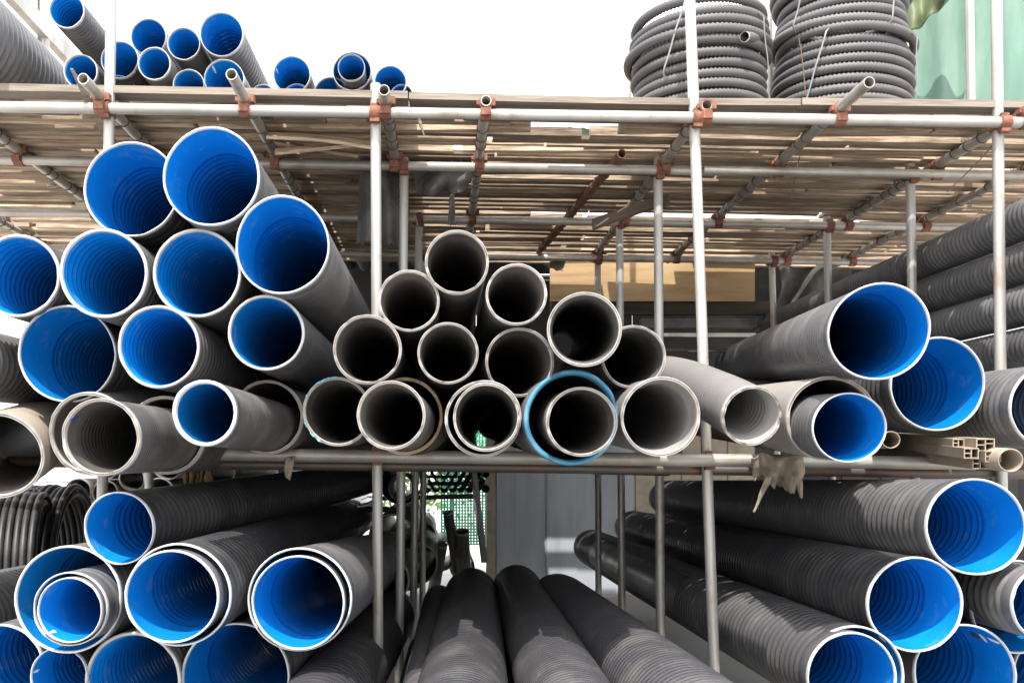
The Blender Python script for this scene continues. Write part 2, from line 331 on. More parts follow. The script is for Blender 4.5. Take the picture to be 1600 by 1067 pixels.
# shelf rails
def shelf(d, x0, x1, z, r, mat): return stube('shelf_rail', (x0, d, z), (x1, d, z - .012 * (x1 - x0)), r, mat)
shelf(D1 - .052, -1.05, 2.35, 1.530, .030, 'steelx')
shelf(D1 + .052, -3.2, 3.4, 1.512, .024, 'darksteel')
shelf(D2 + .06, -3.5, 3.6, 1.515, .024, 'darksteel'); shelf(D3 + .06, -3.6, 4.2, 1.515, .024, 'darksteel'); shelf(D4 + .06, -4, 4.6, 1.515, .024, 'darksteel')
sb = empty('sun_block_boards', Matrix.Translation((1.5, 5, 1.56))); tag(sb, 'dark boards added on the shelf rails to block sun from the lower pipes', 'shelf')  # boards added to keep sun stripes from the deck gaps off the pipes below
for (x0, x1, y0) in [(-.1 + .0, 3.3, 4.36 + .25 * i) for i in range(16)]:
    o = MB().box(((x0 + x1) / 2 + random.uniform(-.1, .1), y0, 1.494), (x1 - x0, .22, .016)).build('board', 'darkwood'); set_parent(o, sb)
# dark cross frame seen low behind the rail
stube('brace', at(925, 733, 4.9), at(1045, 736, 4.9), .026, 'darksteel'); stube('brace', at(1040, 728, 4.9), at(1062, 700, 4.9), .02, 'rust')

# transoms carrying the planks, bound with wire
tie_src = None
def transom(X, d0, d1, mat='steelx', dz=.049, X1=None, ties=True):
    global tie_src
    z0 = lz(X) + dz; X1 = X if X1 is None else X1
    o = stube('transom', (X, d0, z0), (X1, d1, lz(X1) + dz), mat=mat)
    if not ties: return o
    d = d0 + .35
    while d < d1 - .1:
        if tie_src is None:
            n, m = 16, 5; v = []
            for i in range(n):
                a = i / n * 2 * math.pi
                for j in range(m):
                    b = j / m * 2 * math.pi; rr = SR + .002 + .0032 * math.cos(b)
                    v.append((rr * math.cos(a), .0032 * math.sin(b) + .006 * math.sin(a), rr * math.sin(a)))
            f = [(i * m + j, i * m + (j + 1) % m, (i + 1) % n * m + (j + 1) % m, (i + 1) % n * m + j) for i in range(n) for j in range(m)]
            for (a, l) in ((1.9, .03), (1.2, .022)):   # twisted wire ends
                k = len(v); c = Vector((SR * math.cos(a), 0, SR * math.sin(a))); e = c + Vector((-.012, -.01, l))
                v += [c + Vector((.002, 0, 0)), c + Vector((-.002, 0, 0)), e, c + Vector((0, .003, 0))]; f += [(k, k + 1, k + 2), (k + 1, k + 3, k + 2), (k + 3, k, k + 2)]
            t = mesh_obj('wire_tie', v, f, 'wire'); tie_src = t
        else: t = share('wire_tie', tie_src)
        t.matrix_world = axis_matrix((X + (X1 - X) * (d - d0) / (d1 - d0), d, z0 + (lz(X1) - lz(X)) * (d - d0) / (d1 - d0)), (X1 - X, d1 - d0, 0)) @ Matrix.Rotation(random.uniform(-.4, .4), 4, 'Y')
        set_parent(t, o); d += random.choice((.09, .12, .15, .2))
    return o
TRX = [(-3.0, 4.1, 7.4), (-2.2, 4.1, 7.4), (-1.505, 3.95, 7.5), (-.867, 3.88, 7.4), (-.246, 4.02, 6.1), (.195, 4.12, 7.4), (1.165, 4.13, 7.3), (1.755, 3.86, 7.3), (2.58, 3.9, 7.3), (3.07, 4.6, 7.4), (3.9, 4.6, 7.4)]
for (X, a, b) in TRX: transom(X, a, b)
transom(.92, 4.80, 7.05, 'rusttube', X1=.73)

# rusty couplers
def coupler_mesh(kind):
    m = MB()
    def band(axis, c, wdt=.05):
        v, f = revolve([(-wdt / 2, SR + .001), (-wdt / 2, SR + .009), (wdt / 2, SR + .009), (wdt / 2, SR + .001)], 12)
        rot = {'Y': Matrix.Identity(3), 'X': Matrix.Rotation(R_(-90), 3, 'Z'), 'Z': Matrix.Rotation(R_(90), 3, 'X')}[axis]
        m.add([rot @ Vector(x) + Vector(c) for x in v], f)
    if kind == 'zx':
        band('Z', (0, 0, .0)); band('X', (0, -.049, 0)); m.box((0, -.025, 0), (.045, .02, .045))
        m.box((.036, -.004, 0), (.018, .034, .044)); m.box((0, -.052, .037), (.044, .034, .018)); m.box((0, -.052, -.036), (.036, .02, .014))
    else:
        band('X', (0, 0, 0)); band('Y', (0, 0, .049)); m.box((0, 0, .025), (.045, .045, .02))
        m.box((0, -.037, .0), (.044, .018, .034)); m.box((.036, 0, .052), (.018, .044, .034)); m.box((-.036, 0, .05), (.014, .036, .02))
    return m
def bolt_mesh():
    m = MB(); m.tube((0, 0, -.034), (0, 0, .034), .0065, 6, False); m.tube((0, 0, .012), (0, 0, .024), .0125, 6, False); m.tube((0, 0, -.03), (0, 0, -.022), .012, 6, False); return m
CS = {}
def coupler(kind, p, rz=0.):
    mw = Matrix.Translation(p) @ Matrix.Rotation(rz + random.uniform(-.06, .06), 4, 'Z') @ (Matrix.Rotation(random.choice((0, math.pi)), 4, 'Y') if kind == 'zx' else Matrix.Identity(4)) @ Matrix.Scale(.94, 4)
    if kind not in CS:
        o = shade_auto(coupler_mesh(kind).build('coupler', 'rust')); CS[kind] = o
    else: o = share('coupler', CS[kind])
    o.matrix_world = mw
    set_parent(o, scaf)
    spots = [((.037, .02, 0), 'Y'), ((0, -.055, .05), 'X')] if kind == 'zx' else [((0, -.04, .022), 'Z'), ((.04, 0, .075), 'Z')]
    for (c, ax) in spots:
        if 'bolt' not in CS: b = shade_auto(bolt_mesh().build('bolt', 'rust')); CS['bolt'] = b
        else: b = share('bolt', CS['bolt'])
        rot = {'Z': Matrix.Identity(4), 'Y': Matrix.Rotation(R_(90), 4, 'X'), 'X': Matrix.Rotation(R_(90), 4, 'Y')}[ax]
        b.matrix_world = mw @ Matrix.Translation(c) @ rot @ Matrix.Rotation(random.uniform(0, 3), 4, 'Z')
        set_parent(b, o)
for (d, fx) in POLES:
    if d in (D1, D2, D3, D4):
        x = fx(lz(0)); coupler('zx', (x, d, lz(x)))
        if d == D1 and -1 < x < 2: coupler('zx', (fx(1.53), d, 1.53 - .012 * (x + 1.05)), .0)
for (X, a, b) in TRX:
    for d in (D1, D2, D3, D4):
        if a < d < b and -3.1 < X < 3.4: coupler('yx', (X, d - .049, lz(X)))
# short scaffold by the coil at the low end of the rack, standing behind
low = empty('low_scaffold_frame', Matrix.Translation(at(75, 900, 6.2)))
tag(low, 'small tube frame with rusty clamps beside the black coil and white shutter', 'scaffold')
for (x0, y0, d) in ((43, 760, 6.0), (106, 720, 6.9)):
    A = at(x0, y0, d); o = shade_auto(MB().tube((A.x, d, 0), (A.x, d, 1.75), .024, 12).build('pole', 'steelx')); set_parent(o, low)
    o = share('coupler', CS['zx']); o.matrix_world = Matrix.Translation((A.x, d, at(x0, 805, d).z)); set_parent(o, low)
o = shade_auto(MB().tube(at(15, 808, 5.95), at(235, 801, 7.0), .022, 12).build('ledger', 'steelx')); set_parent(o, low)
o = shade_auto(MB().tube(at(18, 806, 5.85), at(46, 806, 6.6), .022, 12).build('brace', 'rusttube')); set_parent(o, low)

# ------------------------------------------------------------------ plank deck
deck = empty('plank_deck', Matrix.Translation((0, 4.2, 3.11)))
tag(deck, 'weathered timber planks laid with gaps over the scaffold tubes', 'deck')
def plank(x0, x1, y, wd, z, th, mat='wood', rz=0., rx=0., ry=0.):
    n = 3; v = []; L = x1 - x0; cx = (x0 + x1) / 2
    sg = random.uniform(-.012, .012)
    for i in range(n + 1):
        t = i / n; x = -L / 2 + L * t; sag = sg * math.sin(math.pi * t); e = random.uniform(-.006, .006)
        for (yy, zz) in ((-wd / 2 + e, -th / 2), (wd / 2 + e, -th / 2), (wd / 2 + e, th / 2), (-wd / 2 + e, th / 2)):
            v.append((x, yy, zz + sag))
    f = [(i * 4 + j, i * 4 + (j + 1) % 4, i * 4 + 4 + (j + 1) % 4, i * 4 + 4 + j) for i in range(n) for j in range(4)] + [(3, 2, 1, 0), (n * 4, n * 4 + 1, n * 4 + 2, n * 4 + 3)]
    o = mesh_obj('plank', v, f, mat, smooth=False)
    o.matrix_world = Matrix.Translation((cx, y, z + TILT * (cx + .26))) @ Matrix.Rotation(rz, 4, 'Z') @ Matrix.Rotation(math.atan(TILT) * -1 + ry, 4, 'Y') @ Matrix.Rotation(rx, 4, 'X')
    set_parent(o, deck); return o
ZP = 3.112                                              # underside of the planks
# front edge boards
plank(-3.3, -.15, 4.235, .10, ZP + .016, .032, 'woodedge'); plank(-.145, 1.60, 4.235, .10, ZP + .015, .030, 'woodedge'); plank(1.605, 3.9, 4.235, .10, ZP + .016, .031, 'woodedge')
y = 4.31
while y < 7.6:
    wd = random.choice((.035, .04, .045, .055, .065, .08)); gap = random.choice((.010, .014, .018, .024, .03, .036)) * (1.4 if y > 5 else 1.05)
    x = -4.3 + random.uniform(-.6, 0)
    while x < 5.2:
        L = random.choice((.9, 1.5, 1.8, 2.4, 3.0, 3.6)); x1 = min(x + L, 5.6)
        skip = random.random() < .045
        if 4.45 < y < 4.60 and x < .48 < x1: x1 = .48
        elif 4.45 < y < 4.60 and .47 < x < .85: x = .86; continue
        if not skip:
            th = random.choice((.022, .03, .036, .042, .05))
            plank(x, x1 - random.uniform(.004, .05), y + wd / 2 + random.uniform(-.006, .006), wd * random.uniform(.85, 1.08), ZP + th / 2 + .001 + random.uniform(0, .006), th, rz=random.uniform(-.009, .009), rx=random.uniform(-.05, .05))
        x = x1
    y += wd + gap
# second layer of odd boards on top, which closes some of the gaps
for k in range(9):
    yy = random.uniform(4.4, 7.4); x = random.uniform(-4, 3.6); L = random.choice((.8, 1.4, 2.2, 2.8))
    plank(x, x + L, yy, random.choice((.09, .12, .15)), ZP + .055 + k * .0006, .02, rz=random.uniform(-.03, .03))
# broken boards hanging under the deck
for (a, b, wd, d) in (((418, 212), (585, 228), .06, 4.5), ((430, 238), (590, 222), .05, 4.55), ((430, 222), (560, 243), .035, 4.6)):
    A, B = at(*a, d), at(*b, d); c = (A + B) / 2; o = plank(-(B - A).length / 2, (B - A).length / 2, 0, wd, 0, .016)
    o.matrix_world = axis_matrix(c, B - A) @ Matrix.Rotation(R_(90), 4, 'Z') @ Matrix.Rotation(R_(35), 4, 'X'); set_parent(o, deck)
dk = MB(); A, B = at(926, 352, 5.2), at(1046, 312, 5.0); o = plank(-(B - A).length / 2, (B - A).length / 2, 0, .07, 0, .02, 'darkwood')
o.matrix_world = axis_matrix((A + B) / 2, B - A) @ Matrix.Rotation(R_(90), 4, 'Z') @ Matrix.Rotation(R_(60), 4, 'X'); set_parent(o, deck)
def splinter(a, b, wd, d, lab, d2=None, mat='woodedge'):
    A, B = at(*a, d), at(*b, d2 or d); v = []
    y = (B - A); L = y.length; n = 5
    for i in range(n + 1):
        t = i / n; ww = wd * (1 - .75 * t ** 2) * random.uniform(.8, 1.1)
        for (p, q) in ((-1, -.2), (1, -.2), (1, .2), (-1, .2)): v.append((p * ww / 2, t * L, q * ww))
    f = [(i * 4 + j, i * 4 + (j + 1) % 4, i * 4 + 4 + (j + 1) % 4, i * 4 + 4 + j) for i in range(n) for j in range(4)] + [(3, 2, 1, 0), (n * 4, n * 4 + 1, n * 4 + 2, n * 4 + 3)]
    o = mesh_obj('broken_batten', v, f, mat, smooth=False, mw=axis_matrix(A, y)); tag(o, lab, 'timber'); return o
splinter((175, 225), (112, 108), .045, 4.5, 'splintered grey batten poking up beside the tube end on the deck', 4.0)
splinter((652, 178), (664, 216), .035, 4.16, 'short broken sliver of wood hanging below the front ledger')
splinter((648, 335), (664, 395), .03, 5.4, 'thin torn wooden strip hanging beside the second pole')

# ------------------------------------------------------------------ pipes
def frame_path(pts):                   # smooth path through world points -> function of arc length
    P = np.array([list(p) for p in pts]); k = len(P)
    t = np.linspace(0, k - 1, 160); i = np.clip(t.astype(int), 0, k - 2); u = (t - i)[:, None]
    Pm = np.vstack([2 * P[0] - P[1], P, 2 * P[-1] - P[-2]])
    a, b, c, e = Pm[i], Pm[i + 1], Pm[i + 2], Pm[i + 3]
    C = .5 * ((2 * b) + (-a + c) * u + (2 * a - 5 * b + 4 * c - e) * u ** 2 + (-a + 3 * b - 3 * c + e) * u ** 3)
    s = np.concatenate([[0], np.cumsum(np.linalg.norm(np.diff(C, axis=0), axis=1))])
    T_ = np.gradient(C, axis=0); T_ /= np.linalg.norm(T_, axis=1)[:, None]
    def path(q):
        c = np.array([np.interp(q, s, C[:, m]) for m in range(3)]); y = np.array([np.interp(q, s, T_[:, m]) for m in range(3)]); y /= np.linalg.norm(y)
        x = np.cross(y, (0, 0, 1)); x /= np.linalg.norm(x); return c, x, np.cross(x, y), y
    return path, s[-1]

def ribs(s0, s1, r, amp, p, sharp=True):
    out = []; s = s0
    while s + p < s1:
        out += [(s, r - amp), (s + p * .16, r - amp * .08), (s + p * .50, r), (s + p * .68, r - amp * .9)] if sharp else [(s, r), (s + p * .26, r - amp), (s + p * .36, r - amp), (s + p * .42, r)]
        s += p
    return out, s

KINDS = {  # shell, liner, rim
    'bell': ('black', 'blue', 'whiterim'), 'bellS': ('black', 'blue', 'whiterim'), 'rib': ('black', 'blue', 'palerim'), 'smooth': ('grayshell', 'cyan', 'whiterim'),
    'gray': ('grayshell', 'grayliner', 'grayrim'), 'teal': ('grayshell', 'grayliner', 'tealrim'), 'pale': ('paleshell', 'grayliner', 'grayrim')}

def make_pipe(P, v, R, L, kind, opts, label, group, name='corrugated_pipe', path_pts=None, n=54, geo=2.0, gin=1.3):
    sh, li, rm = KINDS[kind]
    if opts.get('dust'): sh = 'dustshell'
    if opts.get('pale'): li = 'paleliner'; sh = 'midshell'
    if opts.get('tan'): rm = 'tanrim'
    li = opts.get('li', li); sh = opts.get('sh', sh)
    path = None
    if path_pts: path, L = frame_path(path_pts); L -= .02
    p = opts.get('p', .05 if R > .13 else .04 if R > .1 else .028)
    geo = min(opts.get('geo', geo), L - .1); gin = min(gin, L - .1)
    if kind in ('bell', 'bellS'):
        sl = .55 * R; a = .038 * R
        o1, e = ribs(sl + .02, min(1.25 * R + .08, geo), R * .995, a, p); o1b, e = ribs(e, geo, R * .995, .06 * R, p); o1 = o1 + o1b
        outer = [(0.002, R * .985), (.012, R), (sl * .5, R), (sl, R * .995), (sl + .012, R * .96)] + o1 + [(e, R * .95), (L, R * .95)]
        bl = (1.25 if kind == 'bell' else 1.0) * R
        o2, e2 = ribs(bl + .05, gin, R * .905, .035 * R, p, False)
        if kind == 'bellS': o2, e2 = [], bl + .1
        inner = [(.0, R * .968), (.36 * R, R * .958), (.45 * R, R * .945), (bl, R * .94), (bl + .02, R * .90), (bl + .045, R * .888)] + o2 + [(e2, R * .89), (L, R * .89)]
        rim = [(.014, R * 1.004), (-.002, R * 1.002), (-.005, R * .985), (-.002, R * .967), (.008, R * .961)]
    elif kind == 'rib':
        a = .058 * R
        o1, e = ribs(.02, geo, R * .99, a, p)
        outer = [(0.0, R * .985), (.012, R * .96)] + o1 + [(e, R * .95), (L, R * .95)]
        o2, e2 = ribs(.012, gin, R * .922, .035 * R, p * .9, False)
        inner = [(0, R * .922)] + o2 + [(e2, R * .9), (L, R * .9)]
        rim = [(.010, R * .99), (-.002, R * .99), (-.005, R * .968), (-.003, R * .928), (.008, R * .916)]
    elif kind == 'smooth':
        o1, e = ribs(.5 * R, geo, R * .985, .012 * R, .02)
        outer = [(0, R), (.45 * R, R)] + o1 + [(e, R * .97), (L, R * .97)]
        inner = [(0, R * .89), (.3, R * .885), (L, R * .88)]
        rim = [(.01, R * 1.002), (-.004, R * .99), (-.006, R * .93), (-.001, R * .885), (.015, R * .88)]
    else:
        pp = opts.get('p', .022 if not opts.get('dust') else .04); am = .014 * R if not opts.get('dust') else .04 * R
        o1, e = ribs(.12 * R, min(geo, 1.2), R * .985, am, pp)
        outer = [(0, R * .99), (.01, R), (.1 * R, R)] + o1 + [(e, R * .975), (L, R * .975)]
        st = R * random.uniform(.35, .7)
        o2, e2 = ribs(st + .05, .7, R * .86, .012 * R, .03, False)
        wt = .90 if kind == 'teal' else .925
        thin = 'in' in opts
        inner = [(0, R * wt), (st, R * (wt - .008)), (st + .012, R * .88), (st + .03, R * .86)] + o2 + [(e2, R * .85), (L, R * .85)]
        if thin: inner = [(0, R * max(wt, .925)), (.05, R * .945), (L, R * .945)]
        if kind == 'teal': rim = [(.03, R * 1.003), (.0, R * 1.003), (-.004, R * .97), (-.003, R * .92), (.02, R * .89)]
        else: rim = [(.02, R * 1.004), (-.002, R * 1.0), (-.005, R * .978), (.004, R * .966), (.004, R * .958), (-.005, R * .945), (-.003, R * .925), (.015, R * .915)]
    wob = opts.get('wob', random.uniform(.003, .014)); stt = RNG.bit_generator.state
    mw = Matrix.Identity(4) if path else axis_matrix(P, v)
    root = empty(name, Matrix.Translation(path_pts[0]) if path else mw); tag(root, label, 'pipe', group)
    objs = []
    jag = .0014 if rm in ('whiterim', 'palerim') else .0026
    for nm, prof, mt, jr in (('shell', outer, sh, ()), ('lining', inner, li, ()), ('rim', rim, rm, range(1, len(rim) - 1))):
        RNG.bit_generator.state = stt
        if nm == 'lining': prof = prof[::-1]
        V, fc = revolve(prof, n, path, wob, jag if nm == 'rim' else 0, jr)
        if nm == 'rim' and jag > .002:                 # chips out of the cut edge
            pass
        if nm == 'rim': fc = fc[:, ::-1]
        o = mesh_obj(nm, V, fc, mt, mw=mw)
        set_parent(o, root) if path else None
        if not path: o.parent = root; o.matrix_local = Matrix.Identity(4)
        objs.append(o)
    if opts.get('mark'):
        q = at(*opts['mark'], P[1]); d = (q - Vector(P)); ang = math.atan2(d.z, d.x)
        rr = R * (.94 if kind != 'bellS' else .945); m_ = MB(); vv = []
        for i in range(12):
            t = i / 12 * 6.283; a2 = ang + (.06 + .02 * math.sin(2 * t)) * math.cos(t); vv.append((rr * math.cos(a2), .05 + .045 * math.sin(t), rr * math.sin(a2)))
        o = mesh_obj('white_mark', vv, [tuple(range(12))], 'label', root); o.matrix_local = Matrix.Identity(4)
    if opts.get('smear'):
        for k in range(5):
            a0 = 2.55 + random.uniform(-.12, .12); s0 = .02 + random.uniform(0, .03); vv = []
            for i in range(9):
                t = i / 9 * 6.283; rr2 = random.uniform(.5, 1); a2 = a0 + .07 * rr2 * math.cos(t); vv.append((R * .915 * math.cos(a2), s0 + .022 * rr2 * math.sin(t), R * .915 * math.sin(a2)))
            o = mesh_obj('paint_smear', vv, [tuple(range(9))], 'smear', root); o.matrix_local = Matrix.Identity(4)
    if opts.get('film'):
        for k in range(16):
            a0 = random.uniform(1.2, 5.6); ln = random.uniform(.05, .25); vv = []
            for i in range(4):
                aa = a0 + ln * i / 3; r0 = R * (1.0 + random.uniform(-.01, .01)); r1 = R * (.965 + random.uniform(-.03, .02)) 
                vv += [(r0 * math.cos(aa), -.008 - random.uniform(0, .01), r0 * math.sin(aa)), (r1 * math.cos(aa), -.010 - random.uniform(0, .01), r1 * math.sin(aa))]
            o = mesh_obj('film_scrap', vv, [(0, 1, 3, 2), (2, 3, 5, 4), (4, 5, 7, 6)], 'film', root); o.matrix_local = Matrix.Identity(4)
    return root

GR = {'U': 'blue-lined and grey pipes stacked on the middle shelf', 'G': 'grey pipes stacked in a pyramid on the middle shelf', 'R': 'pipes on the far end of the middle shelf',
      'L': 'pipes stacked low beside the black coil', 'Q': 'blue-lined pipes stacked low under the beige profiles'}
LONG = {'r31': 6, 'q1': 6, 'q2': 6, 'q3o': 6, 'l36': 6, 'l38o': 5, 'l44': 3, 'u0': 3.0, 'r32': 3, 'r34': 3, 'u3': 4}
SHELFZ = 1.562
BY = {t[0]: t for t in T}; HOST = {t[9]['in']: t[0] for t in T if 'in' in t[9]}
for (key, cx, cy, r, d, vp, L, kind, grp, op, lab) in T:
    R = r * d / F; op = dict(op)
    if key in LONG: op['geo'] = LONG[key]
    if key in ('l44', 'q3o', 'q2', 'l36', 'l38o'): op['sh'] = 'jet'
    if op.get('path'):
        make_pipe(None, None, R, 0, kind, {**op, 'pale': 1}, lab, GR[grp], path_pts=[at(*q) for q in op['path']]); continue
    P = at(cx, cy, d); v = Vector(((vp[0] - VX) / F, 1, (VY - vp[1]) / F))
    if grp in 'UGR' and P.z - R < SHELFZ + .02 and 'in2' not in op:      # lift the back so that the pipe lies on the rail
        zb = P.z - R; need = (SHELFZ - zb) / (D1 - d) if D1 - d > .15 else 0
        v.z = min(max(v.z, need), .12)
    if key in HOST or 'in' in op:                                       # a pipe pushed out of a wider one lies on its inner floor
        ik = key if key in HOST else op['in']; ok = HOST[ik]
        ti, to = BY[ik], BY[ok]; Pi, Po = at(ti[1], ti[2], ti[4]), at(to[1], to[2], to[4])
        slack = .94 * to[3] * to[4] / F - ti[3] * ti[4] / F
        v = (Po - Vector((0, 0, max(slack - .003, 0))) - Pi); v = v / v.y
        v = Vector((max(-.12, min(.12, v.x)), 1, max(-.03, min(.13, v.z))))
        if Po.y - Pi.y < .28: v = Vector(((705 - VX) / F, 1, (VY - 665) / F))
    if key in ('g27', 'g27o'): v = Vector(((757 - VX) / F, 1, (VY - 703) / F))
    make_pipe(P, v, R, L, kind, op, lab, GR[grp])
# nested pipe in the edge one
P = at(1692, 632, 3.55); make_pipe(P, (.1, 1, .02), .125, 2.0, 'bell', {}, 'bluish pipe slid inside the corrugated pipe above the beige profiles', GR['R'])

# black corrugated pipes running back along the far side of the shelf
for i, (X, z, R, d0, L) in enumerate([(2.66, 2.60, .094, 3.55, 4.2), (2.68, 2.405, .096, 3.6, 3.6), (2.67, 2.21, .094, 3.6, 3.0), (2.66, 2.015, .094, 3.6, 2.6)]):
    make_pipe(Vector((X, d0, z)), (0, 1, 0), R, L, 'rib', {'geo': L, 'p': .036}, ['highest', 'second highest', 'third highest', 'lowest'][i] + ' of the long dark pipes running back behind the bright end pole', 'long dark pipes along the end of the shelf')

# long pipes lying low in the middle bay, on a layer of others
K = .66
for (x0, d0, x1, d1, R, lab) in [(-.12, 3.3, -.02, 9.1, .155, 'thin black pipe lying low beside the lower front pole'),
                                 (.03, 3.2, .285, 8.95, .25, 'thick scuffed black pipe lying low, pointing at the propped steel bar'),
                                 (.62, 3.2, .735, 9.3, .245, 'black pipe lying low before the grey panel wall, middle one of three'),
                                 (1.26, 3.3, 1.02, 8.35, .26, 'low black pipe next to the dark stack, its far end below the sun patches')]:
    z = EYE - (EYE - R) * K
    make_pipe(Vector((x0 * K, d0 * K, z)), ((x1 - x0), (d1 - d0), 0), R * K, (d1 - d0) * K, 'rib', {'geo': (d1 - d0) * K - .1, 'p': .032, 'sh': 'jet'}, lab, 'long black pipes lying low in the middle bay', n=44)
for (x0, x1, R, lab) in [(-.1, -.05, .15, 'bottom-layer black pipe under the thick scuffed one'), (.25, .32, .15, 'bottom-layer black pipe in the shade under the middle low pipe'), (.60, .55, .15, 'bottom-layer black pipe under the one next to the dark stack')]:
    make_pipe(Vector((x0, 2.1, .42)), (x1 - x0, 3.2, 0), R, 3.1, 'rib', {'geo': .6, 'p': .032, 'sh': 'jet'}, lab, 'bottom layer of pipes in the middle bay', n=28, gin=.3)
for (y, lab) in ((2.6, 'front'), (4.7, 'rear')):
    o = mesh_obj('timber_bearer', *(lambda m: (m.v, m.f))(MB().box((.3, y, .135), (1.4, .12, .268))), 'darkwood', smooth=False); tag(o, lab + ' timber block under the low pipes of the middle bay', 'timber')

# ------------------------------------------------------------------ pipes on the deck
def dz(X): return 3.150 + TILT * (X + .26)
TOP = [(104, 17, 28, 4.25, 'rib', 'blue pipe raised highest on the deck, beside the pale railing', {}),
       (126, 112, 27, 4.32, 'rib', 'blue pipe behind the splintered batten on the deck', {}),
       (187, 94, 29, 4.33, 'bell', 'blue pipe half hidden by the front pole, second layer on the deck', {}),
       (185, 146, 28, 4.42, 'bell', 'blue pipe showing just its top beneath the one behind the pole', {}),
       (232, 58, 28, 4.55, 'bell', 'blue-lined smooth pipe mouth just right of the front pole, upper layer', {}),
       (241, 100, 26, 4.30, 'rib', 'blue ribbed pipe mouth in the middle of the deck heap', {}),
       (287, 69, 26, 4.40, 'rib', 'ribbed blue pipe between the smooth upper pipe and the biggest one', {}),
       (346, 54, 34, 4.36, 'bell', 'biggest blue pipe mouth on the deck heap', {}),
       (350, 124, 31, 4.28, 'bell', 'blue pipe with a white mark behind the protruding tube end', {'mark': (333, 105)}),
       (295, 133, 25, 4.32, 'rib', 'small dark blue pipe on the deck below the ribbed one', {}),
       (456, 117, 29, 4.33, 'bell', 'lone blue pipe with white mark standing above its neighbours on the deck', {'mark': (434, 108)}),
       (411, 152, 20, 4.42, 'rib', 'blue arc of a pipe at the foot of the lone pipe, nearer the heap', {}),
       (464, 153, 22, 4.44, 'rib', 'blue arc of a pipe just showing directly beneath the lone pipe', {}),
       (517, 147, 27, 4.44, 'rib', 'blue ribbed pipe between the lone pipe and the nested pair', {}),
       (550, 112, 30, 4.36, 'bell', 'outer pipe of the nested pair on the deck', {}),
       (549, 106, 21, 4.28, 'bellS', 'small inner blue pipe of the nested pair on the deck', {}),
       (572, 146, 21, 4.43, 'rib', 'blue pipe partly behind the clamp stub on the deck', {}),
       (610, 128, 25, 4.33, 'bell', 'blue pipe above the open tube end, last tall one of the row', {}),
       (628, 150, 18, 4.40, 'rib', 'small blue arc of the last pipe in the deck row', {})]
for (cx, cy, r, d, kind, lab, op) in TOP:
    P = at(cx, cy, d); make_pipe(P, (0, 1, 0.012), r * d / F, 4.0, kind, {**op, 'geo': 2.4}, lab, 'blue pipes lying on the plank deck', n=32, gin=.9)
make_pipe(Vector((-2.2, 4.05, 3.16 + .03 + .25)), (0, 1, 0), .25, 5, 'rib', {'geo': 4.5, 'p': .05}, 'very wide grey corrugated pipe on the deck below the pale railing', 'blue pipes lying on the plank deck')
# timber bearers that the heap rests on
for (x0, x1, y, h) in ((-2.0, -.1, 4.75, .05), (-2.0, -.1, 5.9, .05), (-2.0, -.1, 7.1, .05)):
    o = mesh_obj('timber_bearer', *(lambda m: (m.v, m.f))(MB().box(((x0 + x1) / 2, y, 3.155 + h / 2 + .03), (x1 - x0, .07, h))), 'woodedge', smooth=False)
    tag(o, ['front', 'middle', 'rear'][int((y - 4.7) / 1.1)] + ' timber bearer under the pipes on the deck', 'timber')
# pale railing along the deck end
rl = empty('deck_railing', Matrix.Translation((-2.35, 4.2, 3.1))); tag(rl, 'pale metal railing running back along the deck end above the widest pipe', 'railing')
for z, h in ((3.80, .085), (4.06, .10)):
    o = MB().box((-2.36, 7.0, z), (.05, 6.0, h)).build('rail', 'steel'); set_parent(o, rl)
for yy in (4.55, 5.6, 6.9, 8.3):
    o = MB().box((-2.42, yy, 3.75), (.05, .05, 1.2)).build('post', 'steel'); set_parent(o, rl)

# ------------------------------------------------------------------ coils on the deck
def coil_mesh(R0, turns, r, seed, pitch=None, rib=.021, amp=.0065, layers=1, jit=.012):
    rg = np.random.default_rng(seed); C = 2 * math.pi * R0; per = int(C / rib) * 2; N = per * turns; n = 9
    t = np.arange(N + 1) / per; ang = t * 2 * math.pi
    pitch = pitch or 2.02 * r
    # turns climb in steps, each one a little shifted
    shift = rg.normal(0, jit, turns + 2); sh = np.interp(t, np.arange(turns + 2), shift); ell = rg.normal(0, .008, turns + 2); el = np.interp(t, np.arange(turns + 2), ell)
    z = r + t * pitch
    rad = R0 + sh + el * np.cos(2 * ang)
    z = z + .35 * r * np.sin(ang * .5 + 1) * np.clip((t - 3) / turns, 0, 1) 
    C3 = np.stack([rad * np.cos(ang), rad * np.sin(ang), z], 1)
    T_ = np.gradient(C3, axis=0); T_ /= np.linalg.norm(T_, axis=1)[:, None]
    X = np.stack([np.cos(ang), np.sin(ang), 0 * ang], 1); Z = np.cross(X, T_)
    rr = np.where(np.arange(N + 1) % 2 == 0, r, r - amp)
    b = np.arange(n) / n * 2 * math.pi
    V = C3[:, None, :] + rr[:, None, None] * (np.cos(b)[None, :, None] * X[:, None, :] + np.sin(b)[None, :, None] * Z[:, None, :])
    i, j = np.meshgrid(np.arange(N), np.arange(n), indexing='ij')
    fc = np.stack([i * n + j, i * n + (j + 1) % n, (i + 1) * n + (j + 1) % n, (i + 1) * n + j], -1).reshape(-1, 4)
    return V.reshape(-1, 3), fc, C3[-1], z[-1]
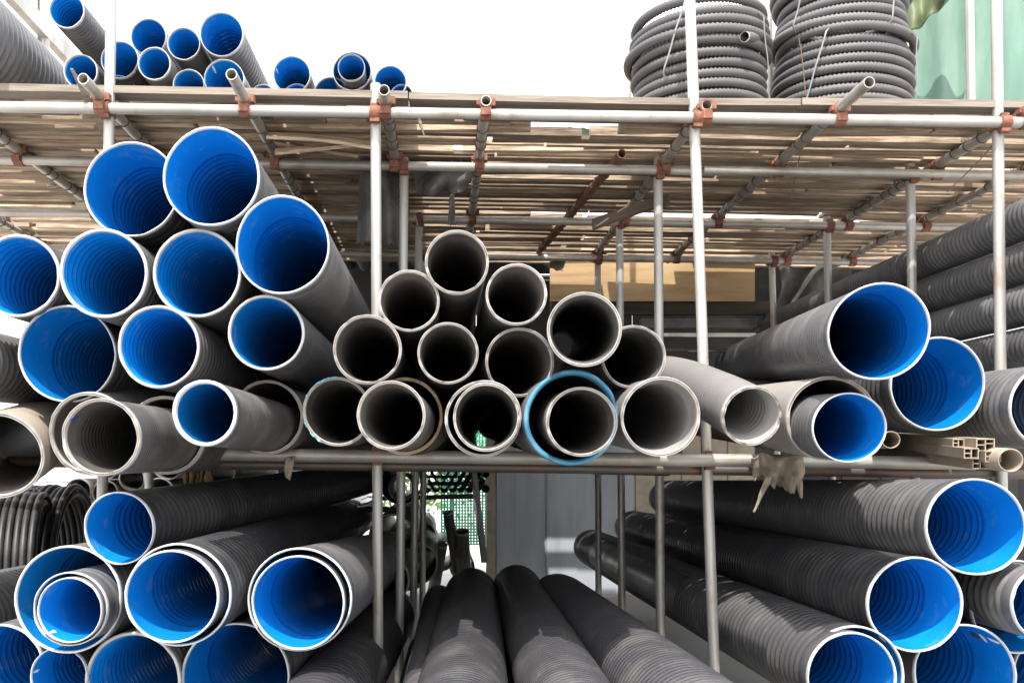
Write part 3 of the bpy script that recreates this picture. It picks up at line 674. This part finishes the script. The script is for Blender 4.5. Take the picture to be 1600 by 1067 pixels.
def strap(parent, R0, r, ang, z0, z1, tilt=.1):
    v = []; n = 14
    for i in range(n):
        t = i / (n - 1); a = ang + tilt * (t - .5); zz = z0 + (z1 - z0) * t; ro = R0 + r + .008 + (.003 * math.sin(t * 14))
        if i in (0, n - 1): ro = R0 - r * .2
        for (da, dr) in ((-.011, 0), (.011, 0), (.011, .003), (-.011, .003)): v.append(((ro + dr) * math.cos(a + da), (ro + dr) * math.sin(a + da), zz))
    f = [(i * 4 + j, i * 4 + (j + 1) % 4, i * 4 + 4 + (j + 1) % 4, i * 4 + 4 + j) for i in range(n - 1) for j in range(4)]
    o = mesh_obj('strap', v, f, 'strap', parent); o.matrix_local = Matrix.Identity(4); return o
def coil(px, d, z, R0, turns, r, seed, lab, rz=0, tilt=(0, 0), straps=(), mat='coil'):
    X = (px - VX) / F * d
    mw = Matrix.Translation((X, d, z)) @ Matrix.Rotation(tilt[0], 4, 'X') @ Matrix.Rotation(tilt[1], 4, 'Y') @ Matrix.Rotation(rz, 4, 'Z')
    root = empty('pipe_coil', mw); tag(root, lab, 'coil', 'ribbed hose coils')
    V, fc, e, zt = coil_mesh(R0, turns, r, seed)
    o = mesh_obj('coiled_tube', V, fc, mat, root); o.matrix_local = Matrix.Identity(4)
    V2, f2, _, _ = coil_mesh(R0 - 2.1 * r, max(3, turns - 2), r, seed + 5, rib=.03)
    o = mesh_obj('coiled_tube', V2, f2, mat, root); o.matrix_local = Matrix.Identity(4)
    for (a, z0, z1, tl) in straps: strap(root, R0 + .012, r, a - rz, z0, z1, tl)
    return root
coil(1091, 5.1, 3.155, .338, 13, .0265, 3, 'grey ribbed hose coil standing alone nearest the open sky', rz=2.4, straps=((-2.15, .30, .70, .35), (-.72, .05, .66, -.3)))
coil(1307, 5.2, 3.150, .345, 11, .0265, 9, 'lower grey ribbed hose coil of the pair beside the green tarpaulin', rz=.7, tilt=(.0, .06), straps=((-2.3, .12, .60, .3), (-.75, .05, .62, -.2)))
coil(1309, 5.2, 3.150 + .60, .335, 9, .0265, 14, 'upper grey ribbed hose coil stacked on another beside the green tarpaulin', rz=1.9, tilt=(.02, .05), straps=((-2.5, .02, .3, .2), (-1.2, .0, .4, .1)))
coil(1235, 6.4, 3.150 + .55, .36, 12, .027, 21, 'ribbed hose coil glimpsed behind the standing pair and the lone coil', rz=.3, tilt=(.1, .45))
# loose hose end of the lone coil
P = at(1163, 58, 4.72); hp = make_pipe(None, None, .026, 0, 'rib', {'p': .0155, 'geo': .5, 'li': 'grayliner'}, 'open hose end sticking out of the lone coil', 'ribbed hose coils', name='hose_end', path_pts=[P, at(1180, 60, 4.83), at(1194, 66, 5.0), at(1196, 72, 5.2)], n=14)
# black coils low beside the stack
for (px, py, d, R0, t, sd, lab, rz) in ((10, 888, 5.3, .45, 11, 31, 'black coil standing on edge low at the picture border, nearer one', .25), (50, 885, 5.9, .52, 13, 33, 'black coil standing on edge behind the small tube frame', .1)):
    P = at(px, py, d); root = empty('pipe_coil', Matrix.Translation((P.x - .25, d, R0 + .06 + (P.z - R0 - .06) * .9)) @ Matrix.Rotation(rz, 4, 'Z') @ Matrix.Rotation(R_(90), 4, 'Y'))
    tag(root, lab, 'coil', 'black coils')
    V, fc, e, zt = coil_mesh(R0, t, .019, sd, rib=.08, amp=0.0, jit=.004); o = mesh_obj('coiled_tube', V, fc, 'coilblack', root); o.matrix_local = Matrix.Identity(4)
    V, fc, e, zt = coil_mesh(R0 - .04, t, .019, sd + 1, rib=.08, amp=0.0, jit=.004); o = mesh_obj('coiled_tube', V, fc, 'coilblack', root); o.matrix_local = Matrix.Identity(4)
    for a in (2.6, 3.2, 1.6): strap(root, R0 + .01, .019, a, .0, t * .039, .05)

# ------------------------------------------------------------------ cloths
def cloth(name, pts, mat, lab, cat='cloth', nu=24, nv=24, amp=.03, seed=0, rag=.0, fold=7, thick=.004):
    """pts: four corners (top a, top b, bottom b, bottom a) in world space"""
    a, b, c, e = [np.array(p) for p in pts]; rg = np.random.default_rng(seed)
    u = np.linspace(0, 1, nu)[None, :, None]; v = np.linspace(0, 1, nv)[:, None, None]
    G = (a * (1 - u) + b * u) * (1 - v) + (e * (1 - u) + c * u) * v
    nrm = np.cross(b - a, e - a); nrm /= np.linalg.norm(nrm)
    ph = rg.uniform(0, 6, 4)
    wv = np.sin(u * fold * 2 * math.pi + ph[0] + 1.3 * np.sin(v * 3 + ph[1])) * (.45 + .55 * v) + .5 * np.sin(u * fold * 4.3 + v * 5 + ph[2]) + .35 * np.sin(v * 9 + u * 6 + ph[3])
    G = G + nrm * amp * wv
    if rag:
        k = np.cumsum(rg.normal(0, .5, nu)); k = (k - k.mean()) / (np.abs(k).max() + 1e-6) + rg.normal(0, .12, nu)
        G[-6:] += (e - a) * rag * k[None, :, None] * np.linspace(0, 1, 6)[:, None, None]
    V = G.reshape(-1, 3)
    fc = [(i * nu + j, i * nu + j + 1, (i + 1) * nu + j + 1, (i + 1) * nu + j) for i in range(nv - 1) for j in range(nu - 1)]
    o = mesh_obj(name, V, fc, mat); md = o.modifiers.new('thickness', 'SOLIDIFY'); md.thickness = thick
    if lab: tag(o, lab, cat)
    return o
cloth('tarpaulin', [at(1418, -70, 6.0), at(1680, -70, 5.6), at(1680, 190, 5.6), at(1424, 190, 6.0)], 'tarp', 'mint green tarpaulin sheet hanging behind the end poles of the deck', 'tarpaulin', 90, 60, .014, 4, fold=5)
cloth('tarpaulin', [at(1404, -70, 5.7), at(1540, -70, 5.5), at(1478, 4, 5.5), at(1411, 66, 5.7)], 'olive', 'olive tarpaulin bunched over the corner above the green sheet', 'tarpaulin', 40, 30, .05, 6, fold=2.2)
cloth('tarpaulin', [at(840, 198, 5.6), at(960, 204, 5.6), at(955, 216, 5.9), at(845, 213, 5.9)], 'tarp', 'scrap of green tarpaulin glimpsed through the gap in the planks', 'tarpaulin', 20, 8, .01, 8)
cloth('hanging_cloth', [at(564, 228, 5.02), at(624, 232, 5.02), at(623, 384, 5.02), at(556, 380, 5.02)], 'cloth', 'dark grey ragged cloth hanging behind the bright front pole', 'cloth', 44, 40, .026, 2, rag=.12, fold=2.2)
cloth('hanging_cloth', [at(645, 232, 5.0), at(728, 236, 5.0), at(742, 262, 5.1), at(650, 250, 5.1)], 'cloth', 'black pleated sheet scrap stuffed between planks and second ledger', 'cloth', 40, 12, .02, 12, fold=6)
cloth('hanging_cloth', [at(642, 250, 4.98), at(748, 258, 4.98), at(722, 306, 5.05), at(650, 300, 5.05)], 'cloth', 'grey cloth bundle sagging below the second ledger', 'cloth', 48, 30, .035, 5, rag=.16, fold=2.2)
cloth('hanging_cloth', [at(704, 300, 5.1), at(710, 300, 5.1), at(712, 352, 5.1), at(699, 352, 5.1)], 'cloth', 'thin pale strip of cloth dangling above the topmost grey pipe', 'cloth', 8, 20, .006, 15, rag=.05, fold=1)
cloth('hanging_cloth', [at(286, 728, 4.3), at(328, 724, 4.3), at(330, 762, 4.3), at(290, 768, 4.3)], 'straw', 'tuft of straw-coloured fibre hanging under the shelf', 'rag', 40, 22, .03, 18, rag=.4, fold=5)
cloth('hanging_cloth', [at(1172, 712, 4.0), at(1258, 712, 4.0), at(1250, 762, 4.05), at(1178, 752, 4.05)], 'rag', 'ragged brown cloth hanging under the cream pipe', 'rag', 44, 26, .03, 21, rag=.32, fold=2.5)
for k, (a, b) in enumerate((((1196, 745), (1176, 800)), ((1243, 750), (1250, 778)))):
    A, B = at(*a, 4.0), at(*b, 4.0)
    cloth('hanging_cloth', [A, A + Vector((.03, 0, 0)), B + Vector((.006, 0, 0)), B], 'rag', ['long thin', 'short'][k] + ' torn strip trailing from the brown rag', 'rag', 6, 20, .006, 30 + k, fold=1)
cloth('hanging_cloth', [at(446, 716, 4.1), at(462, 712, 4.1), at(452, 752, 4.1), at(444, 740, 4.1)], 'rag', 'small torn scrap hanging from the shelf rail above dark pipes', 'rag', 8, 14, .008, 41, rag=.1, fold=1)

# ------------------------------------------------------------------ beige profiles
def profile(a, b, d0, d1, kind, lab, r=.03):
    A, B = at(*a, d0), at(*b, d1); mw = axis_matrix(A, B - A); L = (B - A).length
    root = empty('plastic_profile', mw); tag(root, lab, 'profile', 'beige plastic profiles on the shelf')
    if kind == 'round':
        V, fc = revolve([(L, r * .9), (0, r * .9), (-.002, r * .95), (0, r), (L, r)], 28); o = mesh_obj('wall', V, fc, 'cream', root); o.matrix_local = Matrix.Identity(4)
    else:
        m = MB(); t = .004; w_, h_ = r * 2.2, r * 1.5
        for (c, e) in (((0, L / 2, h_ / 2), (w_, L, t)), ((0, L / 2, -h_ / 2), (w_, L, t)), ((-w_ / 2 + t / 2, L / 2, 0), (t, L - .002, h_ - t)), ((w_ / 2 - t / 2, L / 2, 0), (t, L - .002, h_ - t))): m.box(c, e)
        o = m.build('wall', 'cream', root); o.matrix_local = Matrix.Identity(4)
        m = MB(); m.box((0, L / 2, 0), (t, L - .004, h_ - t)); m.box((-w_ / 4, L / 2, 0), (w_ / 2 - t * 1.1, L - .006, t))
        if kind == 'multi': m.box((w_ / 4, L / 2, h_ * .12), (w_ / 2 - t * 1.1, L - .008, t))
        o = m.build('web', 'cream', root); o.matrix_local = Matrix.Identity(4)
    return root
profile((1579, 719), (1380, 700), 3.5, 5.0, 'round', 'round beige plastic tube, the one nearest the picture edge', .044)
profile((1392, 687), (1330, 690), 3.9, 5.0, 'round', 'short brownish tube end beside the small blue-lined pipe', .036)
profile((1540, 695), (1378, 682), 3.62, 5.0, 'multi', 'beige multi-chamber profile on top of the others', .030)
profile((1552, 713), (1372, 694), 3.58, 5.0, 'multi', 'beige multi-chamber profile touching the round tube', .026)
profile((1518, 708), (1372, 690), 3.60, 5.0, 'box', 'beige box profile with small square holes in its pale end', .024)
profile((1532, 724), (1366, 704), 3.64, 5.0, 'box', 'lowest beige box profile under the other profiles', .026)
profile((1498, 692), (1370, 679), 3.75, 5.0, 'box', 'flat beige profile set back behind the multi-chamber ones', .02)

# ------------------------------------------------------------------ things behind the rack
wallp = empty('panel_wall', Matrix.Translation((.8, 10.6, 0))); tag(wallp, 'grey sheet panel wall with beige corner post behind the ground pipes', 'wall')
x = .62; k = 0
while x < 8.4:
    wd = random.choice((.22, .30, .34)); m = MB().box((x + wd / 2, 10.6 + .012 * (k % 2), 1.15), (wd - .002, .05, 2.3)); o = m.build('panel', 'panel' if x < 2.1 else 'beige' if x < 3.3 else 'darkwall'); set_parent(o, wallp); x += wd; k += 1  # last panels go near-black, a backdrop standing in for shade
o = MB().box((4.4, 10.66, 1.15), (7.7, .03, 2.3)).build('backing', 'panel'); set_parent(o, wallp)
o = MB().box((.55, 10.55, 1.2), (.10, .10, 2.4)).build('post', 'beige'); set_parent(o, wallp)
# dark board backdrop, added to block light behind the far pipe ends
dw = empty('dark_backdrop', Matrix.Translation((0, 10.8, 1.6))); tag(dw, 'added dark board backdrop standing in for the shade behind the shelves', 'wall')
x = -2.6
while x < 5.6:
    zb = 1.62 if not .3 < x < .5 else 2.0
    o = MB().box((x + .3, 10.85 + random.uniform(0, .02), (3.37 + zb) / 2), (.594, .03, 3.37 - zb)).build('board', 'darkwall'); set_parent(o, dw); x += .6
o = mesh_obj('plywood_sheet', *(lambda m: (m.v, m.f))(MB().box((0, 0, 0), (1.62, .02, .335))), 'ply', smooth=False, mw=Matrix.Translation(at(1019, 438, 7.45))); tag(o, 'pale plywood board lashed under the deck behind the rear poles', 'board')
for (x0, x1, y0, y1, d, mt, lab) in [(860, 1215, 471, 492, 7.55, 'darkwood', 'dark brown timber beam directly under the plywood board'), (1000, 1235, 498, 513, 7.7, 'graybeam', 'grey beam below the brown timber in the shade'),
                                     (1000, 1235, 521, 527, 7.9, 'graybeam', 'thin grey rail lowest of the beams in the shade'), (1000, 1235, 545, 550, 7.9, 'graybeam', 'thin bar above the bent pipe in the shade'),
                                     (560, 700, 372, 384, 7.5, 'graybeam', 'grey rail behind the hanging cloth under the deck')]:
    A, B = at(x0, y1, d), at(x1, y0, d); o = mesh_obj('beam', *(lambda m: (m.v, m.f))(MB().box((A + B) / 2, (B.x - A.x, .06, B.z - A.z))), mt, smooth=False); tag(o, lab, 'beam')
cloth('hanging_cloth', [at(1215, 400, 7.6), at(1330, 400, 7.6), at(1330, 475, 7.7), at(1215, 490, 7.7)], 'cloth', 'crumpled dark sheeting in the corner under the deck end', 'cloth', 40, 30, .07, 50, fold=2)
cloth('hanging_cloth', [at(868, 405, 7.3), at(884, 405, 7.3), at(880, 424, 7.3), at(848, 416, 7.3)], 'rag', 'brown torn scrap hanging in front of the plywood board', 'rag', 14, 10, .02, 51, rag=.2, fold=1)

rf = empty('shed_roof', Matrix.Translation((0, 9, 3.2))); tag(rf, 'dark sheet roof over the back of the rack behind the plank deck', 'roof')
x = -3.2
while x < 6.4:
    zz = 3.24 + .012 * (int(x * 10) % 2)
    runs = [(7.68, 11.2)] if not (.6 < x < 1.2) else [(7.68, 8.78), (8.92, 9.02), (9.11, 11.2)]
    for (ya, yb) in runs:
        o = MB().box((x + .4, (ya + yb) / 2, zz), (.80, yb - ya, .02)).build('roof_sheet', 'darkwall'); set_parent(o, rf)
    x += .797

# rear rack with small pipes
rr = empty('rear_rack', Matrix.Translation((-2, 7.7, 0))); tag(rr, 'low tube rack behind the stacks carrying small pipe ends', 'rack')
for (a, b, d) in (((90, 792), (640, 796), 7.7), ((90, 790), (740, 775), 9.3)):
    o = shade_auto(MB().tube(at(*a, d), at(*b, d), .024, 12).build('rail', 'darksteel')); set_parent(o, rr)
for (px, d) in ((150, 7.75), (420, 7.75), (628, 7.75), (640, 9.35), (742, 9.35)):
    A = at(px, 790, d); o = shade_auto(MB().tube((A.x, d, 0), (A.x, d, 1.7), .024, 12).build('post', 'steelx')); set_parent(o, rr)
BK = [(122, 768, 21, 'gray', 'open grey pipe end nearest the white shutter on the rear rack'), (164, 770, 20, 'gray', 'grey pipe end partly behind the lower uprights on the rear rack'), (206, 747, 20, 'gray', 'grey pipe end resting on two others on the rear rack'),
      (249, 768, 22, 'gray', 'grey pipe end just above the uppermost lower pipe'), (165, 730, 19, 'gray', 'grey pipe end right under the big dusty pipe lip'), (262, 728, 22, 'gray', 'dark pipe end beside the straw tuft'), (345, 735, 24, 'gray', 'dark pipe end behind the twin rear poles'), (388, 772, 26, 'gray', 'dark pipe end low behind the twin rear poles'),
      (458, 733, 24, 'bell', 'small blue-bottomed pipe end by the torn scrap'), (517, 726, 27, 'bell', 'small blue pipe end next to the white-rimmed rear one'), (588, 712, 28, 'bell', 'blue pipe end tucked right under the shelf rail clamp'),
      (561, 760, 33, 'bell', 'white-rimmed dark pipe end on the rear rack beside the pole'), (627, 756, 33, 'bell', 'pipe end between the two lower front poles holding a smaller one')]
for (cx, cy, r, kind, lab) in BK:
    d = 7.6; make_pipe(at(cx, cy, d), (random.uniform(-.02, .02), 1, 0), r * d / F, 2.2, kind, {'geo': .3}, lab, 'small pipe ends on the rear rack', n=28, gin=.4)
make_pipe(at(627, 762, 7.5), (0, 1, 0), .105, 1.5, 'gray', {'geo': .2}, 'small dark pipe nested between the two lower front poles', 'small pipe ends on the rear rack', n=24, gin=.3)
# bundle of thin tubes
V, fc = revolve([(1.6, .034), (0, .034), (-.002, .037), (0, .040), (1.6, .040)], 14); tube_src = None; k = 0
for row in range(6):
    for c in range(8 - (row % 2)):
        X = at(668, 0, 9.4).x + c * .083 + (row % 2) * .0415; z = at(0, 771, 9.4).z + .05 + row * .0722
        if tube_src is None: tube_src = o = mesh_obj('thin_tube', V, fc, 'black')
        else: o = share('thin_tube', tube_src)
        o.matrix_world = Matrix.Translation((X, 9.35 + random.uniform(-.06, .06), z)); tag(o, 'thin black tube in the small bundle seen between the lower poles', 'tube', 'thin tubes bundled on the rear rack')
# white shutter wall at the yard end
sh = empty('white_shutter', Matrix.Translation((-6, 13, 0))); tag(sh, 'white ribbed roller shutter glimpsed behind the low tube frame', 'shutter')
z = .3
while z < 2.6:
    v = []; xs = (-9.0, -3.2)
    for xx in xs: v += [(xx, 13.0, z), (xx, 12.975, z + .012), (xx, 12.965, z + .045), (xx, 12.98, z + .085), (xx, 13.0, z + .095), (xx, 13.04, z + .05)]
    f = [(j, (j + 1) % 6, 6 + (j + 1) % 6, 6 + j) for j in range(6)] + [(5, 4, 3, 2, 1, 0), (6, 7, 8, 9, 10, 11)]
    o = mesh_obj('slat', v, f, 'white', smooth=False); set_parent(o, sh); z += .1
for (cx, cy, r, d, L, vp, lab) in [(600, 905, 40, 5.6, 3.6, (690, 740), 'added black pipe deep between the two lower front poles, lowest one'),  # black pipes added so the open bay behind the poles reads dark
                                   (612, 838, 36, 6.6, 3.0, (690, 740), 'added black pipe deep between the two lower front poles, upper one'), (650, 880, 34, 7.4, 2.6, (690, 740), 'added black pipe set far back beside the thin ground pipe'),
                                   (560, 1010, 46, 5.2, 3.5, (690, 740), 'added black pipe lying low behind the leaning corrugated one'), (655, 838, 26, 9.2, 1.6, (690, 740), 'added black pipe end far back under the thin tube bundle'),
                                   (592, 862, 25, 9.6, 1.2, (690, 740), 'added black pipe end far back, seen past the lower front pole'), (690, 868, 24, 9.8, 1.2, (690, 740), 'added black pipe end far back below the green netting'), (722, 885, 20, 9.9, 1.2, (690, 740), 'added black pipe end far back at the foot of the orange post'), (640, 895, 28, 9.6, 1.2, (690, 740), 'added black pipe end lowest at the far back between the poles')]:
    make_pipe(at(cx, cy, d), ((vp[0] - VX) / F, 1, 0), r * d / F, L, 'gray', {'geo': .8, 'sh': 'jet'}, lab, 'black pipes added to darken the bay under the shelf', n=32, gin=.4)
# green net, shrub, uprights at the back opening
net = MB(); A, B = at(690, 640, 12.2), at(800, 850, 12.2); nx, nz = 24, 44
for i in range(nx + 1): net.box((A.x + (B.x - A.x) * i / nx, 12.2, (A.z + B.z) / 2), (.022, .008, A.z - B.z))
for i in range(nz + 1): net.box(((A.x + B.x) / 2, 12.19, B.z + (A.z - B.z) * i / nz), (B.x - A.x, .008, .018))
tag(net.build('plastic_net', 'net'), 'bright green plastic netting at the open back of the rack', 'netting')
o = shade_auto(MB().tube(at(737, 700, 9.0) * 1, at(737, 900, 9.0), .045, 12).build('post', 'orange')); o.name = 'orange_post'; tag(o, 'orange painted post in front of the green netting', 'post')
o = mesh_obj('steel_bar', *(lambda m: (m.v, m.f))(MB().box((0, .6, 0), (.05, 1.2, .05))), 'steelx', smooth=False, mw=axis_matrix(at(757, 878, 8.9), at(745, 780, 9.1) - at(757, 878, 8.9))); tag(o, 'grey steel bar propped against the orange post', 'bar')
for k, (a, b, r, mt, lab) in enumerate([((700, 800), (716, 900), .05, 'grayshell', 'pale bent pipe offcut standing behind the thick ground pipe'), ((690, 850), (676, 930), .06, 'black', 'black offcut tube leaning near the lower rear poles'), ((722, 830), (726, 920), .07, 'grayshell', 'grey offcut tube leaning beside the orange post')]):
    make_pipe(at(*a, 9.0), at(*b, 9.2) - at(*a, 9.0), r, .8, 'gray', {'geo': .3}, lab, 'offcut tubes behind the ground pipes', n=20, gin=.2)
def shrub(px, d, h, wd, lab, n=900, seed=0):
    rg = np.random.default_rng(seed); root = empty('shrub', Matrix.Translation((at(px, 0, d).x, d, 0))); tag(root, lab, 'shrub')
    o = MB().tube((0, 0, 0), (.05, 0, h * .6), .04, 8, False).tube((.02, 0, h * .3), (-.3, .1, h * .8), .02, 6, False).tube((.03, 0, h * .4), (.35, -.1, h * .85), .02, 6, False).build('trunk', 'bark', root); o.matrix_local = Matrix.Identity(4)
    v, f = [], []
    for k in range(n):
        c = rg.normal(0, 1, 3) * (wd * .4, wd * .4, h * .22) + (0, 0, h * .62); a = rg.normal(0, 1, 3); a /= np.linalg.norm(a); b = np.cross(a, rg.normal(0, 1, 3)); b /= np.linalg.norm(b); s = rg.uniform(.05, .11)
        q = len(v); v += [c - a * s, c + b * s * .45, c + a * s, c - b * s * .45]; f.append((q, q + 1, q + 2, q + 3))
    o = mesh_obj('crown', v, f, 'leaf', root, smooth=False); o.matrix_local = Matrix.Identity(4)
shrub(640, 18, 2.2, 1.6, 'leafy green shrub in the bright yard behind the white-rimmed pipe', seed=3)
shrub(705, 20, 3.0, 1.8, 'leafy green shrub beyond the green netting', seed=4)
yw = MB().box((-1, 26, 1.3), (30, .2, 2.6)).build('yard_wall', 'white'); tag(yw, 'pale rendered yard wall closing the view behind the rack', 'wall')

# loose tie wires
for (a, m_, c, d, lab) in (((1255, 225), (1246, 260), (1236, 312), 4.9, 'thin rusty wire dangling under the deck beside the second end pole'), ((1596, 165), (1540, 240), (1480, 300), 4.4, 'thin rusty wire slanting across the end pole under the deck'),
                           ((1248, 60), (1253, 90), (1259, 150), 4.7, 'pale string hanging down the joint between the two coils')):
    pth, Lw = frame_path([at(*a, d), at(*m_, d), at(*c, d)]); V, fc = revolve([(Lw * i / 12, .0028) for i in range(13)], 6, pth); o = mesh_obj('hanging_wire', V, fc, 'wire'); tag(o, lab, 'wire')
